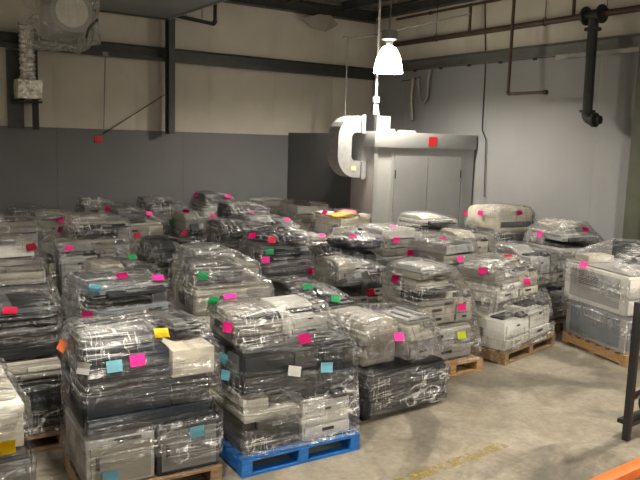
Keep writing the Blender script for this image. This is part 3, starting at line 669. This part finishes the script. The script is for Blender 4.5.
class Load:
    def __init__(s, loc, rz, desc, pal='wood', front=False, wd=1.15, dp=1.0, seed=0, skirt=False):
        s.loc, s.rz, s.desc, s.items, s.pts = Vector((loc[0], loc[1], 0)), rz, desc, [], []
        s.rnd = random.Random(seed); s.front = front; s.wd, s.dp = wd, dp
        s.m = Matrix.Translation(s.loc) @ Matrix.Rotation(rz, 4, 'Z')
        m = dict(wood=M_WOOD, old=M_WOODD, blue=M_BLUE, none=M_WOOD)[pal]
        cn = dict(wood='pale wooden', old='brown wooden', blue='bright blue painted', none='')[pal]
        s.pallet = None if pal == 'none' else pallet(s.loc, rz, m, '%s pallet under the %s' % (cn, desc), front, wd, dp)
        s.skirt = skirt; s.floor_z = .148
    def add(s, kind, x, y, z, w, d, h, c='beige', a=None, rot=0, tilt=0, extra=''):
        fn, name, word, cat = KINDS[kind]
        a = a or c
        r = empty(name); r.rotation_mode = 'XYZ'
        r.matrix_world = s.m @ Matrix.Translation((x, y, z)) @ Matrix.Rotation(R(rot), 4, 'Z') @ Matrix.Rotation(R(tilt), 4, 'X')
        fn(r, w, d, h, c, a, s.rnd)
        col = CNAME.get(c, c) if kind != 'bag' else 'dark purple'
        lab = '%s %s %s%sthe %s' % (col, word, extra + ' ' if extra else '', 'low in ' if z < .2 else 'on top of ' if z > .75 else 'stacked in ', s.desc)
        tag(r, lab, cat)
        s.items.append(r)
        mw = r.matrix_world
        s.local = s.m.inverted()
        for ch in r.children:
            for v in ch.data.vertices: s.pts.append(s.local @ (mw @ v.co))
        return r
    def wrap(s, milky=False, gap=.34, infl=.018, res=.075, extra_pts=(), label=None, z0=None):
        bm = bmesh.new()
        P_ = [(round(p.x, 3), round(p.y, 3), round(p.z, 3)) for p in s.pts]
        if s.skirt: P_ += [(x, y, .15) for x in (-s.wd / 2 + .02, s.wd / 2 - .02) for y in (-s.dp / 2 + .02, s.dp / 2 - .02)]
        P_ += list(extra_pts)
        P_ = list(set(P_))
        arr = np.array(P_)
        for q in P_: bm.verts.new(q)
        res_ = bmesh.ops.convex_hull(bm, input=bm.verts)
        inner = [g for g in set(res_['geom_interior'] + res_['geom_unused']) if isinstance(g, bmesh.types.BMVert)]
        if inner: bmesh.ops.delete(bm, geom=inner, context='VERTS')
        bmesh.ops.dissolve_limit(bm, angle_limit=R(2.5), verts=bm.verts, edges=bm.edges)
        bmesh.ops.triangulate(bm, faces=bm.faces)
        bm.normal_update()
        cen = Vector(arr.mean(axis=0))
        for v in bm.verts:
            d = v.normal.copy()
            v.co += d * infl * 1.45
        zmin = min(v.co.z for v in bm.verts)
        # no film underneath
        bm.normal_update()
        under = [f for f in bm.faces if f.normal.z < -.75]
        bmesh.ops.delete(bm, geom=under, context='FACES')
        for _ in range(7):
            long = [e for e in bm.edges if e.calc_length() > res * 1.45]
            if not long: break
            bmesh.ops.subdivide_edges(bm, edges=long, cuts=1)
            bmesh.ops.triangulate(bm, faces=[f for f in bm.faces if len(f.verts) > 3])
        for _ in range(2):
            bmesh.ops.beautify_fill(bm, faces=bm.faces, edges=[e for e in bm.edges if e.is_manifold and e.calc_face_angle(0) < .02])
        bm.normal_update()
        sd = Vector((s.rnd.random() * 50, s.rnd.random() * 50, s.rnd.random() * 50))
        cvl = bm.verts.layers.float.new('cover')
        ph = s.rnd.random(); pitch = .42 + .1 * s.rnd.random(); sl = .05 + .08 * s.rnd.random()
        off = []
        for v in bm.verts:
            p = v.co; n = v.normal
            a = math.atan2(p.y, p.x)
            q = Vector((p.x * 2.2, p.y * 2.2, p.z * 9)) + sd
            q2 = Vector((p.x * 5 + p.y * 3, p.y * 5 - p.x * 2, p.z * 4)) + sd
            d = .010 * (1 - abs(noise.noise(q))) ** 3 + .008 * (1 - abs(noise.noise(q2))) ** 4 + .004 * noise.noise(p * 14 + sd)
            if p.z < .2: d *= .4
            off.append((v, n * d))
            band = ((p.z + sl * a / 1.6) / pitch + ph + .12 * noise.noise(p * 2.5 + sd)) % 1.0
            g1 = abs(band - .5) * 2                                    # 0 in the middle of a gap, 1 in the middle of a layer
            g2 = .5 + .5 * noise.noise(p * 1.9 + sd * 1.7)
            if abs(n.z) > .55: cv = .5 + (g2 - .40) * 3.2
            else: cv = (g1 - gap * .75) * 3.0 + (g2 - .5) * 1.2
            v[cvl] = max(0.0, min(1.0, cv))
        for v, d in off:
            v.co += d
            v.co.z = max(v.co.z, s.floor_z)
        dead = [f for f in bm.faces if max(v[cvl] for v in f.verts) <= .001]
        bmesh.ops.delete(bm, geom=dead, context='FACES')
        bmesh.ops.delete(bm, geom=[v for v in bm.verts if not v.link_faces], context='VERTS')
        me = bpy.data.meshes.new('stretch_wrap'); bm.to_mesh(me); bm.free()
        for p in me.polygons: p.use_smooth = True
        o = link('stretch_wrap', me, None, M_FILM_MILKY if milky else M_FILM if s.front else M_FILM_FIELD); o.location = s.loc; o.rotation_euler.z = s.rz
        tag(o, label or 'clear stretch wrap around the ' + s.desc, 'plastic wrap')
        s.film = o
        ALL_LOADS.append(s)
        return o
ALL_LOADS = []

def fill(L, style, top, c, a=None, c2=None, extra=None):
    """a stack of machines reaching height top"""
    rnd = L.rnd; a = a or c; c2 = c2 or c; z0 = .146; H = top - z0; W, D = L.wd - .14, L.dp - .20
    g = .006
    if style == 'A':          # two printers under a wide machine, small scanner on top
        h1 = H * .42; h2 = H * .40; h3 = H - h1 - h2 - 2 * g
        L.add('printer', -W * .25 - .003, 0, z0, W * .5 - .012, D, h1, c2, a); L.add('printer', W * .25 + .003, .01, z0, W * .5 - .012, D * .95, h1 - .01, c, a, extra='twin')
        L.add('engine', 0, .02, z0 + h1 + g, W * .95, D * .9, h2, c, a)
        L.add('flatbed', -W * .12, .03, z0 + h1 + h2 + 2 * g, W * .58, D * .68, h3, c2, c2, rot=rnd.uniform(-8, 8))
    elif style == 'B':        # tall copier beside a cabinet with a printer on it
        L.add('copier', -W * .2, 0, z0, W * .58, D * .86, H, c, a); h1 = H * .52
        L.add('cabinet', W * .305, 0, z0, W * .36, D * .8, h1, c2, a); L.add('printer', W * .305, .02, z0 + h1 + g, W * .35, D * .7, H * .36, a, c2)
    elif style == 'C':        # printers stacked two by two
        h1 = H * .5 - g
        for i, xx in enumerate((-W * .25, W * .25)):
            L.add('printer', xx, 0, z0, W * .5 - .014, D * .9, h1 - .012 * i, (c, c2)[i], a)
            L.add('flatbed' if i else 'printer', xx, .02, z0 + h1 + g, W * .48 - .014, D * .84, H - h1 - g - .06 * i, (c2, c)[i], a, rot=rnd.uniform(-3, 3))
    elif style == 'D':        # engine on engine
        h1 = H * .48
        L.add('engine', 0, 0, z0, W * .98, D * .95, h1, c2, a); L.add('copier', 0, .02, z0 + h1 + g, W * .82, D * .84, H - h1 - g, c, a, rot=rnd.uniform(-6, 6))
    elif style == 'E':        # low machines under a thick layer of trays
        h1 = H * .62
        L.add('engine', -W * .1, 0, z0, W * .76, D * .95, h1, c, a); L.add('cabinet', W * .405, 0, z0, W * .18, D * .8, h1 * .9, c2, a)
        z = z0 + h1 + g; n = 3; hh = (H - h1 - g) / n
        for i in range(n): L.add('tray', rnd.uniform(-.05, .03), rnd.uniform(-.03, .03), z + i * hh, W * .72, D * .8, hh - .004, (c2, c, a)[i], rot=rnd.uniform(-6, 6))

# ------------------------------------------------------------------ the loads at the front
L = Load((1.74, 5.02), R(-3), 'navy copier load beside the blue pallet', 'old', True, 1.0, .80, 1)
z = .146
L.add('cabinet', -.245, 0, z, .48, .74, .36, 'lightgrey', 'taupe'); L.add('cabinet', .25, -.01, z, .48, .74, .38, 'dark', 'grey')
L.add('engine', -.03, .0, .532, .90, .72, .33, 'navy', 'dark'); L.add('engine', -.17, .01, .868, .58, .70, .24, 'navy', 'navy', extra='upper'); L.add('carton', .29, .0, .868, .32, .70, .20, 'cream', 'beige')
L.add('flatbed', .30, .06, 1.074, .26, .36, .14, 'midgrey', 'black', rot=14); L.add('tray', -.18, .06, 1.114, .56, .56, .06, 'grey', 'grey')
L.wrap(res=.05, gap=.12)

L = Load((2.945, 5.07), R(-1.5), 'load on the bright blue pallet', 'blue', True, 1.10, 1.0, 2, skirt=True)
L.add('flatbed', -.25, -.03, z, .50, .80, .46, 'beige', 'brown'); L.add('printer', .26, -.04, z, .46, .80, .40, 'white', 'white')
L.add('engine', -.15, -.01, .612, .68, .76, .35, 'dark', 'midgrey'); L.add('engine', .36, -.03, .556, .30, .80, .40, 'navy', 'dark', extra='narrow')
L.add('printer', -.27, .04, .968, .42, .60, .24, 'taupe', 'midgrey', rot=-3); L.add('printer', .20, .08, .968, .38, .56, .23, 'white', 'lightgrey', rot=3)
L.wrap(res=.05, gap=.14)

L = Load((4.36, 5.42), R(4), 'low load on a black machine', 'none', True, 1.08, .92, 3)
L.floor_z = .03
for fx in (-.46, .46): L.add('tray', fx, 0, .001, .10, .7, .034, 'black', 'black', extra='rail')
L.add('engine', 0, 0, .037, 1.04, .86, .42, 'dark', 'black')
L.add('rounded', -.22, .02, .462, .56, .66, .47, 'beige', 'taupe'); L.add('flatbed', .28, .0, .462, .38, .60, .36, 'cream', 'lightgrey', rot=4); L.add('tray', .28, 0, .828, .34, .5, .04, 'lightgrey', 'grey')
L.wrap(res=.05, gap=.16)

L = Load((5.56, 6.04), R(-1), 'load with lime note on a pale pallet', 'wood', True, .92, .92, 4, skirt=True)
L.add('engine', 0, .03, z, .78, .72, .40, 'lightgrey', 'taupe'); L.add('copier', -.13, .05, .55, .56, .66, .52, 'taupe', 'beige'); L.add('printer', .30, .03, .55, .27, .60, .36, 'beige', 'lightgrey')
L.add('flatbed', -.1, .06, 1.076, .52, .52, .15, 'lightgrey', 'taupe', rot=8)
L.wrap(res=.055, gap=.18)

L = Load((6.91, 6.19), R(13), 'load of white printers beside the pale pallet', 'old', True, 1.32, .98, 5, skirt=True)
L.add('printer', -.30, -.06, z, .58, .78, .44, 'white', 'white'); L.add('printer', .31, -.03, z, .58, .80, .52, 'white', 'white', extra='taller')
L.add('flatbed', -.26, .05, .68, .54, .62, .40, 'taupe', 'white'); L.add('printer', .32, .06, .672, .48, .60, .40, 'beige', 'cream', rot=-6); L.add('tray', -.1, .1, 1.086, .6, .4, .07, 'lightgrey', 'taupe')
L.wrap(res=.055, gap=.14, milky=True)

L = Load((8.33, 5.24), R(-14), 'tall load of grey steel boxes by the wall', 'wood', True, 1.14, 1.16, 6)
L.add('cabinet', -.01, .0, z, 1.10, 1.10, .46, 'lightgrey', 'bluegrey'); L.add('engine', -.02, .02, .613, 1.14, 1.16, .51, 'white', 'lightgrey')
L.add('carton', -.32, .38, 1.128, .40, .26, .09, 'cream', 'white'); L.add('screen', .17, .12, 1.128, .66, .30, .27, 'black', rot=-44)
L.wrap(res=.055, gap=.3)

L = Load((.44, 4.80), R(0), 'load with yellow note at the dark gap', 'old', True, .86, .86, 7)
L.add('engine', 0, 0, z, .78, .78, .50, 'dark', 'midgrey'); L.add('flatbed', 0, .02, .652, .74, .72, .42, 'white', 'beige')
L.wrap(res=.05, gap=.14)

L = Load((.93, 6.28), R(-2), 'load of dark copiers behind the yellow note', 'old', True, 1.0, .92, 8)
L.add('engine', .02, 0, z, .88, .8, .44, 'black', 'dark'); L.add('engine', .05, 0, .592, .8, .78, .16, 'taupe', 'beige', extra='thin'); L.add('copier', .02, .02, .758, .84, .78, .46, 'midgrey', 'dark')
L.wrap(res=.06, gap=.14)

# ------------------------------------------------------------------ the field of loads behind: x, y, turn, top, style, colours, words, film
F = [
 (2.050, 6.525, 3, 1.28, 'D', 'bluegrey', 'grey', 'midgrey', 'blue-grey load with cyan note'),
 (3.195, 6.652, -4, 1.32, 'A', 'beige', 'taupe', 'grey', 'beige load with green note', (1.0, 0.98)),
 (4.227, 6.464, 2, 1.02, 'C', 'dark', 'midgrey', 'black', 'low dark load with two green notes', (0.84, 0.98)),
 (5.187, 7.067, -3, 1.16, 'B', 'taupe', 'dark', 'beige', 'beige load with dark side', (0.9, 0.9)),
 (2.518, 7.724, 5, 1.2, 'B', 'beige', 'black', 'taupe', 'narrow load with black base', (0.9, 0.98)),
 (1.317, 7.602, -4, 1.24, 'E', 'grey', 'taupe', 'lightgrey', 'load topped with grey trays'),
 (1.329, 8.771, 3, 1.34, 'E', 'lightgrey', 'white', 'beige', 'milky wrapped load with red note'),
 (3.648, 7.794, 0, 1.28, 'A', 'taupe', 'beige', 'lightgrey', 'taupe load behind green note'),
 (4.762, 8.240, 2, 1.24, 'D', 'grey', 'midgrey', 'taupe', 'grey load under purple bag'),
 (5.920, 8.020, -4, 1.12, 'C', 'dark', 'grey', 'midgrey', 'dark load under large purple bag', (1.0, 0.94)),
 (7.040, 7.390, 3, 1.22, 'E', 'taupe', 'lightgrey', 'grey', 'load of flat trays before the shed'),
 (2.487, 8.869, -3, 1.24, 'C', 'taupe', 'grey', 'lightgrey', 'short taupe load amid the pile'),
 (2.844, 9.990, 4, 1.45, 'D', 'beige', 'lightgrey', 'midgrey', 'load with beige tray opening'),
 (3.624, 8.953, 0, 1.22, 'B', 'dark', 'taupe', 'taupe', 'dark load with red note'),
 (4.761, 9.414, -3, 1.38, 'D', 'midgrey', 'grey', 'taupe', 'slate grey load with red note'),
 (3.765, 11.178, 4, 1.42, 'A', 'taupe', 'beige', 'grey', 'greenish beige load near back wall', (0.95, 0.94)),
 (2.687, 11.209, -3, 1.4, 'C', 'cream', 'lightgrey', 'taupe', 'cream load with two pink notes', (0.95, 0.94)),
 (1.680, 10.150, 0, 1.44, 'E', 'lightgrey', 'taupe', 'grey', 'tall grey load before back wall'),
 (1.493, 12.296, 2, 1.52, 'A', 'white', 'cream', 'lightgrey', 'white wrapped load at back wall'),
 (2.593, 12.522, 0, 1.34, 'C', 'taupe', 'black', 'grey', 'black topped load at back wall', (1.0, 0.94)),
 (3.693, 12.423, -4, 1.47, 'B', 'grey', 'taupe', 'midgrey', 'grey load with square pink note', (1.0, 0.94)),
 (4.820, 12.472, 3, 1.46, 'C', 'midgrey', 'dark', 'grey', 'dark topped crinkled load', (1.0, 0.94)),
 (5.946, 12.642, -2, 1.52, 'A', 'white', 'taupe', 'grey', 'pale round topped load'),
 (4.813, 10.901, 2, 1.36, 'B', 'taupe', 'grey', 'dark', 'taupe load in mid pile', (0.95, 0.94)),
 (5.895, 11.450, -2, 1.42, 'D', 'midgrey', 'grey', 'lightgrey', 'slate load with pink corner note'),
 (7.065, 12.355, 0, 1.38, 'C', 'white', 'cream', 'lightgrey', 'white carton load by dark corner room'),
 (7.038, 11.138, 3, 1.42, 'E', 'cream', 'white', 'white', 'cream load by dark corner room'),
 (5.923, 10.372, -2, 1.3, 'C', 'grey', 'taupe', 'lightgrey', 'grey load amid the pile'),
 (7.065, 9.978, 0, 1.36, 'E', 'white', 'cream', 'lightgrey', 'load of coloured folders by shed'),
 (5.886, 9.099, 3, 1.18, 'A', 'taupe', 'grey', 'lightgrey', 'low taupe load amid the pile', (1.0, 0.94)),
 (7.088, 8.735, -3, 1.26, 'E', 'lightgrey', 'white', 'taupe', 'pale tray load before shed doors'),
 (8.231, 9.065, 2, 1.4, 'D', 'white', 'lightgrey', 'beige', 'pale copier load at shed doors'),
 (8.199, 7.890, -4, 1.24, 'C', 'taupe', 'lightgrey', 'beige', 'taupe load before shed doors'),
 (8.186, 6.733, 3, 1.18, 'C', 'grey', 'taupe', 'lightgrey', 'grey load behind white printers'),
]
for i, (x, y, t, top, st, c, a, c2, desc, *size) in enumerate(F):
    wd_, dp_ = size[0] if size else (1.04, .98)
    L = Load((x, y), R(t), desc, 'old', False, wd_, dp_, 20 + i)
    if 'bag' in desc:
        big = 'large' in desc
        fill(L, st, top - .0, c, a, c2)
        L.add('bag', .0, -.02, top + .012, .86 if big else .7, .74, .20 if big else .13, 'dark')
    elif 'folders' in desc:
        fill(L, st, top - .05, c, a, c2)
        for j, (fx, fy_, fc) in enumerate(((-.28, -.22, 'yellow'), (.06, .02, 'orange'), (.27, .27, 'pink'), (-.2, .27, 'sheet'), (.2, -.27, 'sheet'))):
            L.add('folder', fx, fy_, top - .04, .30 if j != 4 else .22, .22, .03, fc, rot=0, extra='with paper leaves' if j == 4 else '')
    elif 'carton' in desc:
        fill(L, 'E', top - .1, c, a, c2); L.add('carton', -.1, 0, top - .09, .7, .6, .1, 'white', 'cream', rot=4)
    else:
        fill(L, st, top, c, a, c2)
    L.wrap(res=.075 if y < 9 else .10, gap=.16, milky=('milky' in desc or c in ('white', 'cream')))
# the tall ones against the side wall
L = Load((9.397, 8.412), R(-6), 'bulging white load by the side wall', 'old', False, 1.1, 1.0, 80)
L.add('engine', 0, 0, z, 1.0, .9, .62, 'lightgrey', 'taupe'); L.add('rounded', -.05, 0, .772, .98, .84, .80, 'cream', 'midgrey')
L.wrap(res=.07, gap=.18, milky=True)
L = Load((9.473, 7.113), R(-10), 'wide load by the side wall', 'old', False, 1.2, 1.1, 81)
L.add('engine', 0, 0, z, 1.1, .98, .60, 'grey', 'taupe'); L.add('copier', -.12, .04, .752, .72, .84, .56, 'lightgrey', 'taupe'); L.add('flatbed', .39, .0, .752, .30, .7, .36, 'midgrey', 'dark'); L.add('flatbed', -.1, .06, 1.318, .5, .5, .14, 'cream', 'beige', rot=12)
L.wrap(res=.07, gap=.18)

# ------------------------------------------------------------------ notes stuck on the film and the machines
bpy.context.view_layer.update()
def world_tree(o):
    mw = o.matrix_world; me = o.data
    return BVHTree.FromPolygons([mw @ v.co for v in me.vertices], [tuple(p.vertices) for p in me.polygons])
def root_of(o):
    while o.parent: o = o.parent
    return o
SURF = []
for Ld in ALL_LOADS:
    SURF.append((Ld.film, world_tree(Ld.film)))
    for it in Ld.items:
        for ch in it.children: SURF.append((it, world_tree(ch)))
NOTES = '''p 137 360|p 88 316|p 304 339|p 230 298|p 229 327|p 61 220|p 61 230|p 69 249|r 31 247|p 108 209|r 137 235|p 149 214|p 213 217|r 185 233|p 196 195|p 228 197|p 186 212|p 252 213
r 272 240|p 253 236|p 266 260|p 310 271|p 287 220|p 325 213|p 322 236|p 353 237|p 158 279|p 122 277|r 10 312|p 396 279|r 370 292|p 411 253|p 396 240|p 393 227|p 443 239|p 430 210|p 466 213|p 481 213|p 519 213
p 460 259|p 483 271|r 508 257|p 526 282|p 461 307|p 540 234|p 585 230|p 584 265|p 398 337|c 114 366|c 95 289|c 197 431|c 326 367|c 225 358|c 227 375|c 110 477|y 161 334|y 6 447|l 461 335|o 64 346|g 132 258|g 203 276|g 214 302|g 308 288|g 335 299|g 270 252|g 172 222|w 85 368|w 294 371'''
NSZ = (.105, .08)
def note_mesh():
    bm = bmesh.new(); g = []
    for j in range(3):
        g.append([bm.verts.new((NSZ[0] * (i / 4 - .5), NSZ[1] * (j / 2 - .5), .002 + .006 * (j == 0) * (1 + .5 * (i % 2)))) for i in range(5)])
    for j in range(2):
        for i in range(4): bm.faces.new((g[j][i], g[j][i + 1], g[j + 1][i + 1], g[j + 1][i]))
    bmesh.ops.solidify(bm, geom=bm.faces, thickness=.0006)
    return finish(bm, 'sticky_note', smooth=True, auto=40)
NM = {}
nr = random.Random(5)
for ent in NOTES.replace('\n', '|').split('|'):
    k, px, py = ent.split(); d = ray(float(px), float(py)); best = None
    for o, tr in SURF:
        h = tr.ray_cast(EYE, d, 40)
        if h[0] is not None and (best is None or h[3] < best[0]): best = (h[3], h[0], h[1], o)
    if best is None: print('note missed', ent); continue
    dist, p, n, o = best
    if n.dot(d) > 0: n = -n
    n = (n + Vector((-d.x, -d.y, .35)) * .4).normalized()
    if k not in NM: NM[k] = note_mesh(); NM[k].materials.append(NOTE[k])
    ob = bpy.data.objects.new('sticky_note' if k != 'w' else 'paper_label', NM[k]); COL.objects.link(ob)
    xa = Vector((0, 0, 1)).cross(n).normalized(); ya = n.cross(xa)
    mw = Matrix((( xa.x, ya.x, n.x, p.x + n.x * .014), (xa.y, ya.y, n.y, p.y + n.y * .014), (xa.z, ya.z, n.z, p.z + n.z * .014), (0, 0, 0, 1))) @ Matrix.Rotation(nr.uniform(-.2, .2), 4, 'Z')
    ob.parent = o; ob.matrix_parent_inverse = Matrix.Identity(4); ob.matrix_basis = o.matrix_world.inverted() @ mw
    ob['label'] = NOTE_NAME[k] + (' sticky note' if k != 'w' else ' paper label')

# ------------------------------------------------------------------ tidy: origins at the base of things, one group for look-alikes
bpy.context.view_layer.update()
for r in [o for o in bpy.data.objects if o.parent is None and o.type == 'EMPTY' and o.location.length < 1e-6]:
    pts = [ch.matrix_world @ Vector(c) for ch in r.children if ch.type == 'MESH' for c in ch.bound_box]
    if not pts: continue
    lo = [min(p[i] for p in pts) for i in range(3)]; hi = [max(p[i] for p in pts) for i in range(3)]
    b = Vector(((lo[0] + hi[0]) / 2, (lo[1] + hi[1]) / 2, lo[2])); r.location = b
    for ch in r.children: ch.location = Vector(ch.location) - b
seen = {}
for o in bpy.data.objects:
    if o.parent is None and 'label' in o: seen.setdefault(o['label'], []).append(o)
for lab, v in seen.items():
    if len(v) > 1:
        for o in v:
            if 'group' not in o: o['group'] = 'alike: ' + lab
